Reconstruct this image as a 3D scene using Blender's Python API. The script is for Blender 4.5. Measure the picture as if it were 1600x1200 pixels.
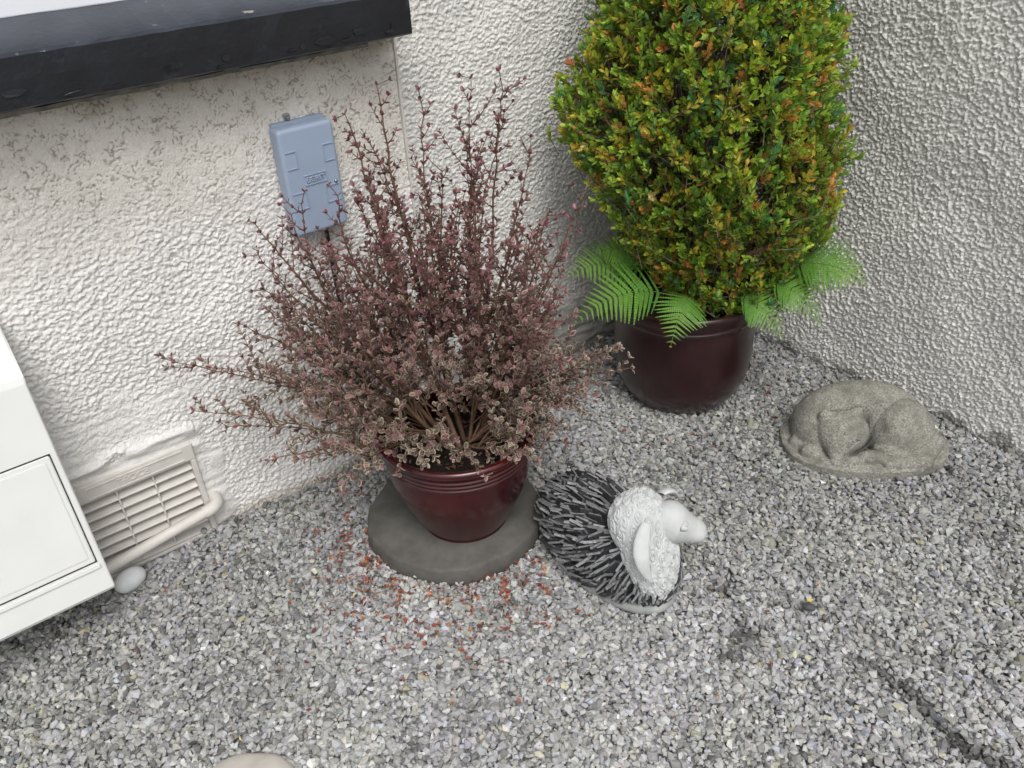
import bpy, bmesh, math, random
import numpy as np
from mathutils import Vector, Matrix, Quaternion

for o in list(bpy.data.objects): bpy.data.objects.remove(o)
S = bpy.context.scene
COL = S.collection
rng = np.random.default_rng(7)
random.seed(7)

# ------------------------------------------------------------------ camera, sky, sun, exposure
cd = bpy.data.cameras.new('camera'); cam = bpy.data.objects.new('camera', cd); COL.objects.link(cam)
right = Vector((0.790050, -0.611044, -0.049464)); upv = Vector((0.365458, 0.404661, 0.838266)); fwd = Vector((0.492201, 0.680349, -0.543013))
mw = Matrix((( right.x, upv.x, -fwd.x, 0), (right.y, upv.y, -fwd.y, 0), (right.z, upv.z, -fwd.z, 0), (0, 0, 0, 1)))
mw.translation = Vector((0, 0, 1.5)); cam.matrix_world = mw
cd.sensor_width = 36; cd.lens = 36*1330.4/1600; cd.clip_start = 0.05; cd.clip_end = 500
S.camera = cam
SUN_EL, SUN_AZ = math.radians(56), math.radians(203)      # azimuth clockwise from +Y (towards the house wall)
w = bpy.data.worlds.new('World'); S.world = w; w.use_nodes = True
nt = w.node_tree; nt.nodes.clear()
sky = nt.nodes.new('ShaderNodeTexSky'); sky.sky_type = 'NISHITA'; sky.sun_disc = False
sky.sun_elevation = SUN_EL; sky.sun_rotation = SUN_AZ; sky.air_density = 1.0; sky.dust_density = 4.0; sky.ozone_density = 1.0
hs = nt.nodes.new('ShaderNodeHueSaturation'); hs.inputs['Saturation'].default_value = 0.22
bg = nt.nodes.new('ShaderNodeBackground'); bg.inputs['Strength'].default_value = 0.12
wo = nt.nodes.new('ShaderNodeOutputWorld')
nt.links.new(sky.outputs[0], hs.inputs['Color']); nt.links.new(hs.outputs[0], bg.inputs['Color']); nt.links.new(bg.outputs[0], wo.inputs[0])
sl = bpy.data.lights.new('sun', 'SUN'); sun = bpy.data.objects.new('sun', sl); COL.objects.link(sun)
sl.energy = 1.0; sl.angle = math.radians(28); sl.color = (1, .975, .945)
sd = Vector((math.sin(SUN_AZ)*math.cos(SUN_EL), math.cos(SUN_AZ)*math.cos(SUN_EL), math.sin(SUN_EL)))
sun.rotation_euler = sd.to_track_quat('Z', 'Y').to_euler()
S.view_settings.view_transform = 'Standard'; S.view_settings.look = 'None'; S.view_settings.gamma = 1
S.view_settings.exposure = 0.48

# ------------------------------------------------------------------ helpers
def tag(o, label=None, cat=None, group=None, kind=None):
    if label: o['label'] = label
    if cat: o['category'] = cat
    if group: o['group'] = group
    if kind: o['kind'] = kind
    return o
def empty(name, loc, label, cat, group=None):
    o = bpy.data.objects.new(name, None); COL.objects.link(o); o.location = loc; o.empty_display_size = .1
    return tag(o, label, cat, group)
def mesh_np(name, V, F, mat, parent=None, fcol=None, vcol=None, smooth=False, mats=None, midx=None):
    """V (n,3) world coordinates; F (m,k) int array, or a list of such arrays"""
    Fs = F if isinstance(F, list) else [F]
    me = bpy.data.meshes.new(name)
    V = np.asarray(V, np.float32)
    if parent is not None: V = V - np.array(parent.location, np.float32)
    me.vertices.add(len(V)); me.vertices.foreach_set('co', V.ravel())
    loops = np.concatenate([np.asarray(f, np.int32).ravel() for f in Fs])
    tot = np.concatenate([np.full(len(f), np.asarray(f).shape[1], np.int32) for f in Fs])
    st = np.concatenate([[0], np.cumsum(tot)[:-1]]).astype(np.int32)
    me.loops.add(len(loops)); me.loops.foreach_set('vertex_index', loops)
    me.polygons.add(len(tot)); me.polygons.foreach_set('loop_start', st)
    me.polygons.foreach_set('use_smooth', np.full(len(tot), smooth, bool))
    if mats:
        for m in mats: me.materials.append(m)
        if midx is not None: me.polygons.foreach_set('material_index', np.asarray(midx, np.int32))
    else: me.materials.append(mat)
    me.update(calc_edges=True)
    if fcol is not None:
        a = me.attributes.new('col', 'FLOAT_COLOR', 'FACE')
        c = np.ones((len(tot), 4), np.float32); c[:, :3] = fcol; a.data.foreach_set('color', c.ravel())
    if vcol is not None:
        a = me.attributes.new('col', 'FLOAT_COLOR', 'POINT')
        c = np.ones((len(V), 4), np.float32); c[:, :3] = vcol; a.data.foreach_set('color', c.ravel())
    o = bpy.data.objects.new(name, me); COL.objects.link(o)
    if parent is not None: o.parent = parent
    return o
def bm_obj(name, bm, mat, parent=None, smooth=False, off=None):
    me = bpy.data.meshes.new(name)
    if parent is not None:
        q = parent
        t = Vector(q.location)
        while q.parent is not None: q = q.parent; t += Vector(q.location)
        bmesh.ops.translate(bm, verts=bm.verts, vec=-t)
    bmesh.ops.recalc_face_normals(bm, faces=bm.faces)
    bm.to_mesh(me); bm.free(); me.materials.append(mat)
    for p in me.polygons: p.use_smooth = smooth
    o = bpy.data.objects.new(name, me); COL.objects.link(o)
    if parent is not None: o.parent = parent
    return o
def box(bm, a, b, bevel=0, seg=2):
    vs = [bm.verts.new((x, y, z)) for x in (a[0], b[0]) for y in (a[1], b[1]) for z in (a[2], b[2])]
    fs = [(0,1,3,2), (4,6,7,5), (0,4,5,1), (2,3,7,6), (0,2,6,4), (1,5,7,3)]
    ff = [bm.faces.new([vs[i] for i in f]) for f in fs]
    if bevel:
        es = list({e for f in ff for e in f.edges})
        bmesh.ops.bevel(bm, geom=es, offset=bevel, segments=seg, affect='EDGES', profile=.5)
def tube_np(paths, n=6):
    """paths: list of (P (k,3), R (k,)); returns V, F"""
    Vs, Fs, o = [], [], 0
    an = np.linspace(0, 2*np.pi, n, endpoint=False)
    for P, R in paths:
        P = np.asarray(P, float); k = len(P); T = np.gradient(P, axis=0); T /= np.linalg.norm(T, axis=1)[:, None]+1e-9
        ref = np.array([0., 0, 1.]) if abs(T[:, 2]).mean() < .8 else np.array([1., 0, 0])
        A = np.cross(T, ref); A /= np.linalg.norm(A, axis=1)[:, None]+1e-9; B = np.cross(T, A)
        R = np.broadcast_to(R, (k,))
        ring = P[:, None]+R[:, None, None]*(np.cos(an)[None, :, None]*A[:, None]+np.sin(an)[None, :, None]*B[:, None])
        Vs.append(ring.reshape(-1, 3))
        i = np.arange(k-1)[:, None]*n; j = np.arange(n)[None]; j2 = (j+1) % n
        Fs.append(np.stack([o+i+j, o+i+j2, o+i+n+j2, o+i+n+j], -1).reshape(-1, 4)); o += k*n
    return np.concatenate(Vs), np.concatenate(Fs)
def scatter(TV, TF, M, P):
    """instances of a triangle template: M (N,3,3), P (N,3)"""
    V = np.einsum('nij,kj->nki', M, TV)+P[:, None]
    F = TF[None]+(np.arange(len(P))*len(TV))[:, None, None]
    return V.reshape(-1, 3), F.reshape(-1, 3)
def frames(d, up):
    """matrices whose columns are x=side, y=along d, z=normal near up"""
    d = d/(np.linalg.norm(d, axis=1)[:, None]+1e-9)
    x = np.cross(d, up); x /= np.linalg.norm(x, axis=1)[:, None]+1e-9
    z = np.cross(x, d)
    return np.stack([x, d, z], -1)
def randrot(n):
    q = rng.normal(size=(n, 4)); q /= np.linalg.norm(q, axis=1)[:, None]
    a, b, c, d = q.T
    return np.stack([np.stack([1-2*(c*c+d*d), 2*(b*c-a*d), 2*(b*d+a*c)], -1),
                     np.stack([2*(b*c+a*d), 1-2*(b*b+d*d), 2*(c*d-a*b)], -1),
                     np.stack([2*(b*d-a*c), 2*(c*d+a*b), 1-2*(b*b+c*c)], -1)], 1)
def gfield(nx, ny, dx, sx, sy=None, seed=0):
    """band-limited gaussian noise (unit variance), wavelengths set by sigma in metres"""
    sy = sy or sx
    r = np.random.default_rng(seed).normal(size=(nx, ny))
    fx = np.fft.fftfreq(nx, dx)[:, None]; fy = np.fft.fftfreq(ny, dx)[None]
    q = (fx*sx)**2+(fy*sy)**2
    H = q*np.exp(-2*np.pi**2*q/2)
    g = np.real(np.fft.ifft2(np.fft.fft2(r)*H)); return g/g.std()
def lfield(nx, ny, dx, s, seed=0):
    r = np.random.default_rng(seed).normal(size=(nx, ny))
    fx = np.fft.fftfreq(nx, dx)[:, None]; fy = np.fft.fftfreq(ny, dx)[None]
    g = np.real(np.fft.ifft2(np.fft.fft2(r)*np.exp(-2*np.pi**2*(fx**2+fy**2)*s*s))); return g/g.std()
def sstep(a, b, x):
    t = np.clip((x-a)/(b-a), 0, 1); return t*t*(3-2*t)

# ------------------------------------------------------------------ materials
def mat(name, base=(.5, .5, .5), rough=.6, attr=False, var=None, vscale=20, bump=None, spec=.5, coat=0, transl=0, detail=6, distort=0, var2=None, v2scale=3, attrmul=None, v2range=(.45, .7)):
    m = bpy.data.materials.new(name); m.use_nodes = True; t = m.node_tree; N = t.nodes; L = t.links
    p = N['Principled BSDF']; p.inputs['Roughness'].default_value = rough; p.inputs['Specular IOR Level'].default_value = spec
    p.inputs['Coat Weight'].default_value = coat; p.inputs['Coat Roughness'].default_value = .22
    tc = N.new('ShaderNodeTexCoord')
    if attr:
        a = N.new('ShaderNodeAttribute'); a.attribute_name = 'col'; csock = a.outputs['Color']
    else:
        a = N.new('ShaderNodeRGB'); a.outputs[0].default_value = (*base, 1); csock = a.outputs[0]
    if var is not None:
        n = N.new('ShaderNodeTexNoise'); n.inputs['Scale'].default_value = vscale; n.inputs['Detail'].default_value = detail; n.inputs['Distortion'].default_value = distort
        L.new(tc.outputs['Object'], n.inputs['Vector'])
        r = N.new('ShaderNodeMapRange'); r.inputs[1].default_value = .3; r.inputs[2].default_value = .7; r.inputs[3].default_value = 1-var; r.inputs[4].default_value = 1+var
        L.new(n.outputs[0], r.inputs[0])
        mx = N.new('ShaderNodeMix'); mx.data_type = 'RGBA'; mx.blend_type = 'MULTIPLY'; mx.inputs[0].default_value = 1
        L.new(csock, mx.inputs[6]); L.new(r.outputs[0], mx.inputs[7]); csock = mx.outputs[2]
    if var2 is not None:
        n = N.new('ShaderNodeTexNoise'); n.inputs['Scale'].default_value = v2scale; n.inputs['Detail'].default_value = 8; n.inputs['Roughness'].default_value = .65
        L.new(tc.outputs['Object'], n.inputs['Vector'])
        r = N.new('ShaderNodeMapRange'); r.inputs[1].default_value = v2range[0]; r.inputs[2].default_value = v2range[1]
        L.new(n.outputs[0], r.inputs[0])
        mx = N.new('ShaderNodeMix'); mx.data_type = 'RGBA'; L.new(r.outputs[0], mx.inputs[0]); L.new(csock, mx.inputs[6]); mx.inputs[7].default_value = (*var2, 1); csock = mx.outputs[2]
    L.new(csock, p.inputs['Base Color'])
    if bump:
        prev = None
        for sc, st, di in bump:
            n = N.new('ShaderNodeTexNoise'); n.inputs['Scale'].default_value = sc; n.inputs['Detail'].default_value = 5
            L.new(tc.outputs['Object'], n.inputs['Vector'])
            b = N.new('ShaderNodeBump'); b.inputs['Strength'].default_value = st; b.inputs['Distance'].default_value = di
            L.new(n.outputs[0], b.inputs['Height'])
            if prev: L.new(prev.outputs[0], b.inputs['Normal'])
            prev = b
        L.new(prev.outputs[0], p.inputs['Normal'])
    if transl:
        tr = N.new('ShaderNodeBsdfTranslucent'); L.new(csock, tr.inputs['Color'])
        ms = N.new('ShaderNodeMixShader'); ms.inputs[0].default_value = transl
        L.new(p.outputs[0], ms.inputs[1]); L.new(tr.outputs[0], ms.inputs[2]); L.new(ms.outputs[0], N['Material Output'].inputs['Surface'])
    return m
M_wall = mat('roughcast', attr=True, rough=.95, var=.05, vscale=60, bump=[(230, .75, .0035), (600, .5, .0015)], spec=.06)
M_wallfar = mat('roughcast_plain', (.70, .68, .64), rough=.85, var=.08, vscale=40, bump=[(120, .8, .006)], spec=.25)
M_soilbed = mat('gravel_bed', (.16, .15, .13), rough=.95, var=.5, vscale=90, bump=[(60, .8, .01)])
M_grav = mat('gravel', attr=True, rough=.8, var=.14, vscale=160, bump=[(420, .3, .001)], spec=.3)
M_leaf = mat('shrub_leaf', attr=True, rough=.38, transl=.2, spec=.5)
M_box = mat('box_leaf', attr=True, rough=.42, transl=.32, spec=.4)
M_fern = mat('fern_leaf', attr=True, rough=.5, transl=.3, spec=.3)
M_twig = mat('bark', (.13, .075, .045), rough=.8, var=.35, vscale=80, bump=[(200, .5, .002)])
M_twig2 = mat('grey_bark', (.12, .09, .065), rough=.85, var=.35, vscale=80)
M_potred = mat('oxblood_glaze', (.050, .002, .003), rough=.2, var=.35, vscale=18, coat=.35, bump=[(60, .12, .002)], var2=(.012, .004, .006), v2scale=9, v2range=(.45, .7))
M_potdark = mat('dark_glaze', (.026, .008, .009), rough=.28, var=.3, vscale=14, coat=.25, bump=[(50, .12, .002)])
M_soil = mat('compost', (.016, .011, .008), rough=1, var=.6, vscale=120, bump=[(140, 1, .01)])
M_slab = mat('slab_concrete', (.105, .10, .09), rough=.9, var=.16, vscale=30, bump=[(260, .5, .0015)], var2=(.065, .062, .052), v2scale=7)
M_catstone = mat('cast_stone', (.27, .265, .23), rough=.9, var=.5, vscale=210, detail=5, bump=[(260, .9, .003), (60, .35, .004)], var2=(.15, .145, .12), v2scale=20)
M_white = mat('painted_cast', (.50, .515, .515), rough=.7, var=.06, vscale=50, bump=[(220, .3, .001)], var2=(.38, .39, .38), v2scale=14, v2range=(.55, .85))
M_slate = mat('slate', attr=True, rough=.6, var=.3, vscale=120, bump=[(250, .4, .001)])
M_rim = mat('rim_stone', (.33, .34, .33), rough=.9, var=.15, vscale=40, bump=[(200, .4, .001)])
M_sill = mat('black_sill_paint', (.008, .009, .013), rough=.36, var=.3, vscale=14, bump=[(22, .35, .006), (140, .4, .0015)], var2=(.03, .034, .045), v2scale=30, v2range=(.6, .8))
M_silltop = mat('worn_sill_paint', (.028, .034, .048), rough=.3, var=.25, vscale=12, bump=[(90, .3, .0015)], var2=(.30, .29, .25), v2scale=20, v2range=(.645, .70))
M_mortar = mat('grey_mortar', (.11, .11, .095), rough=.95, var=.4, vscale=40, bump=[(80, .6, .004)])
M_upvc = mat('white_window_paint', (.78, .80, .84), rough=.35)
M_glass = mat('window_glass', (.03, .035, .04), rough=.05, spec=.8)
M_grp = mat('white_cabinet_plastic', (.70, .71, .69), rough=.38, var=.03, vscale=8, bump=[(300, .08, .0008)], var2=(.66, .68, .66), v2scale=9, v2range=(.58, .8))
M_gap = mat('dark_gap', (.02, .02, .025), rough=.9)
M_bluegrey = mat('blue_grey_plastic', (.30, .37, .49), rough=.42, var=.04, vscale=9, bump=[(500, .08, .0005)])
M_metal = mat('steel', (.35, .36, .37), rough=.3); M_metal.node_tree.nodes['Principled BSDF'].inputs['Metallic'].default_value = .9
M_black = mat('black_plastic', (.012, .012, .014), rough=.45)
M_cream = mat('cream_paint', (.60, .575, .535), rough=.55, var=.06, vscale=40, bump=[(160, .3, .0012)], var2=(.42, .40, .36), v2scale=25, v2range=(.62, .85))
M_pebble = mat('pale_pebble', (.60, .62, .62), rough=.7, var=.08, vscale=40, bump=[(100, .2, .001)])
M_litter = mat('dry_leaf', attr=True, rough=.8, var=.2, vscale=200)

# ------------------------------------------------------------------ walls
D = 0.0023
def wall_grid(x0, x1, z0, z1):
    nx = int(round((x1-x0)/D))+1; nz = int(round((z1-z0)/D))+1
    return np.linspace(x0, x1, nx), np.linspace(z0, z1, nz)
def gridfaces(nx, nz):
    i = np.arange(nx-1)[:, None]*nz; j = np.arange(nz-1)[None]
    return np.stack([i+j, i+nz+j, i+nz+j+1, i+j+1], -1).reshape(-1, 4)
def blobby(nx, nz, seed, stretch=1.3, s=.0060):
    g = lambda k, q: gfield(nx, nz, D, s*k*stretch, s*k, seed+q)
    h = np.tanh(1.2*g(1, 0)+.45*g(2.2, 1))*.42+.34*(np.abs(g(.85, 2))**.85-.78)+.20*g(.58, 3)+.11*g(.40, 4)
    return h*.8
house = empty('house_wall', (1.06, 1.85, 0), 'cream roughcast house wall with a black sill, running behind the maroon shrub', 'wall')

# section left of the joint: x -0.4..1.052, z -.06..1.13
X, Z = wall_grid(-.45, 1.052, -.06, 1.135); nx, nz = len(X), len(Z); XX, ZZ = np.meshgrid(X, Z, indexing='ij')
blob = blobby(nx, nz, 11)
n0 = gfield(nx, nz, D, .0085, .0075, 31)+.25*gfield(nx, nz, D, .004, .004, 32)
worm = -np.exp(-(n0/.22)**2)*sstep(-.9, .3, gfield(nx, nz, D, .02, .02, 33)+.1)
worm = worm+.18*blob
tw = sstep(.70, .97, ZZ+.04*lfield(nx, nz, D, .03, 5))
big = lfield(nx, nz, D, .05, 7)
h = .0052*blob*(1-tw)+.0030*worm*tw+.0022*big
# smooth mortar round the vent, and a smeared patch above it
dv = np.maximum(np.maximum(-(XX-.03), XX-.385), ZZ-.325)
ln = lfield(nx, nz, D, .018, 9)
sm = 1-sstep(-.01, .035, dv+.016*ln)
patch = (1-sstep(.05, .16, np.hypot((XX-.20)/1.5, (ZZ-.40)/.8)+.03*ln))*.6
amp = np.clip(1-sm, 0, 1)*(1-patch)
ridges = gfield(nx, nz, D, .05, .012, 15)*.0014+np.exp(-(gfield(nx, nz, D, .03, .02, 17)/.10)**2)*-.0012
h = h*amp+(1-amp)*(ridges+.0015*big)
h += .010*np.exp(-((ZZ-.325-.004*ln)/.011)**2)*(XX < .37)*(XX > -.3)*1.0      # rounded mortar lip over the vent
h += .004*sm
base = np.array([.725, .712, .69])
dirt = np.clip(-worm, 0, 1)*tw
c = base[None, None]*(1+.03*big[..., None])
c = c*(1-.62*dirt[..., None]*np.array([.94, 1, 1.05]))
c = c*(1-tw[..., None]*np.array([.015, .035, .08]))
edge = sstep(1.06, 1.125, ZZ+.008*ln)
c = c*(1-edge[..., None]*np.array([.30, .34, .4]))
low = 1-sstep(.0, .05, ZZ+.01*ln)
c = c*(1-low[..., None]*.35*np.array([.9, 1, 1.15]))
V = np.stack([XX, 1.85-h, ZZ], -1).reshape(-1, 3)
F = gridfaces(nx, nz)
# the airbrick opening: drop the grid faces inside it
fx = .25*(V[F[:, 0], 0]+V[F[:, 1], 0]+V[F[:, 2], 0]+V[F[:, 3], 0]); fz = .5*(V[F[:, 0], 2]+V[F[:, 2], 2])
hole = (fx > .030) & (fx < .341) & (fz > .008) & (fz < .243)
F = F[~hole]
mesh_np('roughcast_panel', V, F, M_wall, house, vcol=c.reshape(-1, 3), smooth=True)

# section right of the joint, set back 5 cm: x 1.066..2.20, z -.06..1.6
YR = 1.90
X, Z = wall_grid(1.058, 2.20, -.06, 1.62); nx, nz = len(X), len(Z); XX, ZZ = np.meshgrid(X, Z, indexing='ij')
blob = blobby(nx, nz, 21); big = lfield(nx, nz, D, .05, 23); ln = lfield(nx, nz, D, .018, 24)
pl = 1-sstep(.155, .205, ZZ+.012*ln)
diag = gfield(nx, nz, D, .045, .014, 26)*.0025+np.exp(-(gfield(nx, nz, D, .06, .02, 27)/.12)**2)*-.003
h = (.0046*blob+.002*big)*(1-pl)+pl*(diag+.010+.002*big)
c = np.array([.70, .69, .665])[None, None]*(1+.03*big[..., None])*(1-pl[..., None]*np.array([.38, .38, .40]))
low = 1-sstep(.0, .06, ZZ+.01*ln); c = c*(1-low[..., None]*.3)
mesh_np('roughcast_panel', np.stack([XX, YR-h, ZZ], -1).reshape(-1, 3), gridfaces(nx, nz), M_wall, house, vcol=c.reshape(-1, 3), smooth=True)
# joint bead
bm = bmesh.new(); box(bm, (1.0525, 1.845, -.05), (1.0575, 1.92, 1.6)); box(bm, (1.060, 1.872, -.05), (1.071, 1.93, 1.6), .003)
bm_obj('joint_bead', bm, M_cream, house)
# rest of the wall: body behind, above the panels, either side of the window
bm = bmesh.new()
box(bm, (-4, 1.872, -.1), (1.05, 2.15, -.0)); box(bm, (-4, 1.853, -.1), (-.452, 2.15, 1.15)); box(bm, (1.01, 1.853, 1.137), (1.052, 2.15, 2.6))
box(bm, (-4, 1.90, 0), (.028, 2.15, 1.13)); box(bm, (.345, 1.90, 0), (1.05, 2.15, 1.13)); box(bm, (.028, 1.90, .25), (.345, 2.15, 1.13)); box(bm, (.028, 2.0, 0), (.345, 2.15, .25))
box(bm, (1.058, 1.93, 0), (2.25, 2.15, 2.6)); box(bm, (1.072, 1.905, 1.625), (2.178, 1.928, 2.6)); box(bm, (-4, 1.853, 2.35), (1.008, 2.15, 2.6))
bm_obj('wall_core', bm, M_wallfar, house)

# right-hand wall: plane x = 2.178, y 0.3..1.9
Yv, Z = wall_grid(.25, 1.92, -.06, 1.62); ny, nz = len(Yv), len(Z); YY, ZZ = np.meshgrid(Yv, Z, indexing='ij')
side = empty('side_wall', (2.178, .9, 0), 'pale grey roughcast wall on the right, behind the sleeping cat ornament', 'wall')
blob = blobby(ny, nz, 41, 1.15, .0060); big = lfield(ny, nz, D, .05, 43); ln = lfield(ny, nz, D, .015, 44)
h = .0068*blob+.0022*big-.004*(1-sstep(-.01, .03, ZZ+.010*ln))
c = np.array([.70, .69, .655])[None, None]*(1+.03*big[..., None])
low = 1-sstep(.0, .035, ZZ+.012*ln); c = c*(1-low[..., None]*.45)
Fs = gridfaces(ny, nz)[:, ::-1]
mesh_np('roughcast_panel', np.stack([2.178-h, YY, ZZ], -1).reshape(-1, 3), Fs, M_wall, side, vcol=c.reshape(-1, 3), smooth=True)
bm = bmesh.new(); box(bm, (2.20, -3, -.1), (2.45, 1.925, 2.6)); box(bm, (2.181, -3, -.1), (2.199, .248, 2.6)); box(bm, (2.181, .249, 1.623), (2.199, 1.925, 2.6))
bm_obj('wall_core', bm, M_wallfar, side)

# window sill (part of the house wall)
def prism_x(bm, prof, x0, x1, nseg=1, jit=0):
    rings = []
    for k in range(nseg+1):
        x = x0+(x1-x0)*k/nseg
        rings.append([bm.verts.new((x, p[0]+random.uniform(-jit, jit), p[1]+random.uniform(-jit, jit))) for p in prof])
    n = len(prof)
    for a, b in zip(rings, rings[1:]):
        for i in range(n): bm.faces.new((a[i], a[(i+1) % n], b[(i+1) % n], b[i]))
    bm.faces.new(rings[0]); bm.faces.new(rings[-1][::-1])
bm = bmesh.new()
prism_x(bm, [(1.88, 1.135), (1.738, 1.135), (1.731, 1.139), (1.730, 1.185), (1.731, 1.222), (1.738, 1.228), (1.88, 1.272)], -1.6, 1.037, 90, .0007)
sill = bm_obj('window_sill', bm, M_sill, house)
sill.data.materials.append(M_silltop)
for p in sill.data.polygons:
    if p.normal.z > .5: p.material_index = 1
bm = bmesh.new(); prism_x(bm, [(1.862, 1.124), (1.746, 1.125), (1.742, 1.1335), (1.862, 1.1335)], -1.6, .93, 80, .0016)
bm_obj('sill_underside', bm, M_mortar, house)
# peeled paint flakes and patches on the sill's face
fl = []
bm = bmesh.new()
for k in range(14):
    x = random.choice([random.uniform(.72, 1.0), random.uniform(.2, 1.0)]); z = 1.142+abs(random.gauss(0, .014)); wv, hv = random.uniform(.006, .03), random.uniform(.003, .012)
    pts = [(x+wv*math.cos(a)*random.uniform(.6, 1), 1.7285-random.uniform(0, .0015), z+hv*math.sin(a)*random.uniform(.6, 1)) for a in np.linspace(0, 2*math.pi, 7)[:-1]]
    if min(p[2] for p in pts) < 1.137 or max(p[0] for p in pts) > 1.034: continue
    top = [bm.verts.new(p) for p in pts]; bot = [bm.verts.new((p[0], 1.7315, p[2])) for p in pts]
    bm.faces.new(top)
    for i in range(6): bm.faces.new((top[i], top[(i+1) % 6], bot[(i+1) % 6], bot[i]))
bm_obj('paint_flake', bm, M_sill, house)
# window frame and pane
bm = bmesh.new(); box(bm, (-1.55, 1.862, 1.262), (1.0, 1.93, 1.335), .006); box(bm, (.93, 1.862, 1.3355), (1.0, 1.93, 2.35), .006); box(bm, (-1.55, 1.862, 1.3355), (-1.48, 1.93, 2.35), .006); box(bm, (-.3, 1.862, 1.3355), (-.23, 1.93, 2.35), .006)
win = bm_obj('window_frame', bm, M_upvc, house)
bm = bmesh.new(); box(bm, (-1.5, 1.895, 1.33), (.94, 1.90, 2.35)); g = bm_obj('pane', bm, M_glass, None); g.parent = win
g.location = -Vector(house.location)
# air vent: flange and louvres
bm = bmesh.new()
for a, b in (((.012, 1.836, .241), (.352, 1.872, .288)), ((.338, 1.836, .006), (.352, 1.872, .2405)), ((.012, 1.836, .006), (.030, 1.872, .2405)), ((.0305, 1.836, .004), (.3375, 1.872, .014))): box(bm, a, b, .0025)
box(bm, (.10, 1.8335, .248), (.325, 1.838, .2505)); box(bm, (.10, 1.8335, .2765), (.325, 1.838, .279))
box(bm, (.028, 1.893, .01), (.343, 1.897, .243))
vent = bm_obj('air_vent', bm, M_cream, house)
vent['label'] = 'cream painted louvred air brick behind the pipe'
NS = 8
for k in range(NS):
    bm = bmesh.new(); z = .0150+k*(.226/NS)
    prism_x(bm, [(1.842, z), (1.845, z+.0035), (1.885, z+.0235), (1.888, z+.0195)], .0305, .3375)
    o = bm_obj('louvre', bm, M_cream, house); o.parent = vent
for x in (.073, .159, .245):
    bm = bmesh.new(); box(bm, (x-.002, 1.843, .0145), (x+.002, 1.890, .2405)); o = bm_obj('mullion', bm, M_cream, house); o.parent = vent
def text_mesh(name, s, size, ext, M, material, parent):
    cu = bpy.data.curves.new(name, 'FONT'); cu.body = s; cu.size = size; cu.extrude = ext; cu.align_x = 'CENTER'; cu.align_y = 'CENTER'; cu.bevel_depth = size*.02
    t = bpy.data.objects.new(name, cu); COL.objects.link(t); bpy.context.view_layer.update()
    me = bpy.data.meshes.new_from_object(t.evaluated_get(bpy.context.evaluated_depsgraph_get())); bpy.data.objects.remove(t)
    me.transform(M); me.materials.clear(); me.materials.append(material)
    o = bpy.data.objects.new(name, me); COL.objects.link(o); o.parent = parent; return o
RX = Matrix.Rotation(math.radians(90), 4, 'X')
text_mesh('raised_letters', 'TEOCB', .024, .0018, Matrix.Translation(Vector((.205, 1.836, .2635))-Vector(house.location)) @ RX, M_cream, vent)

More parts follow.
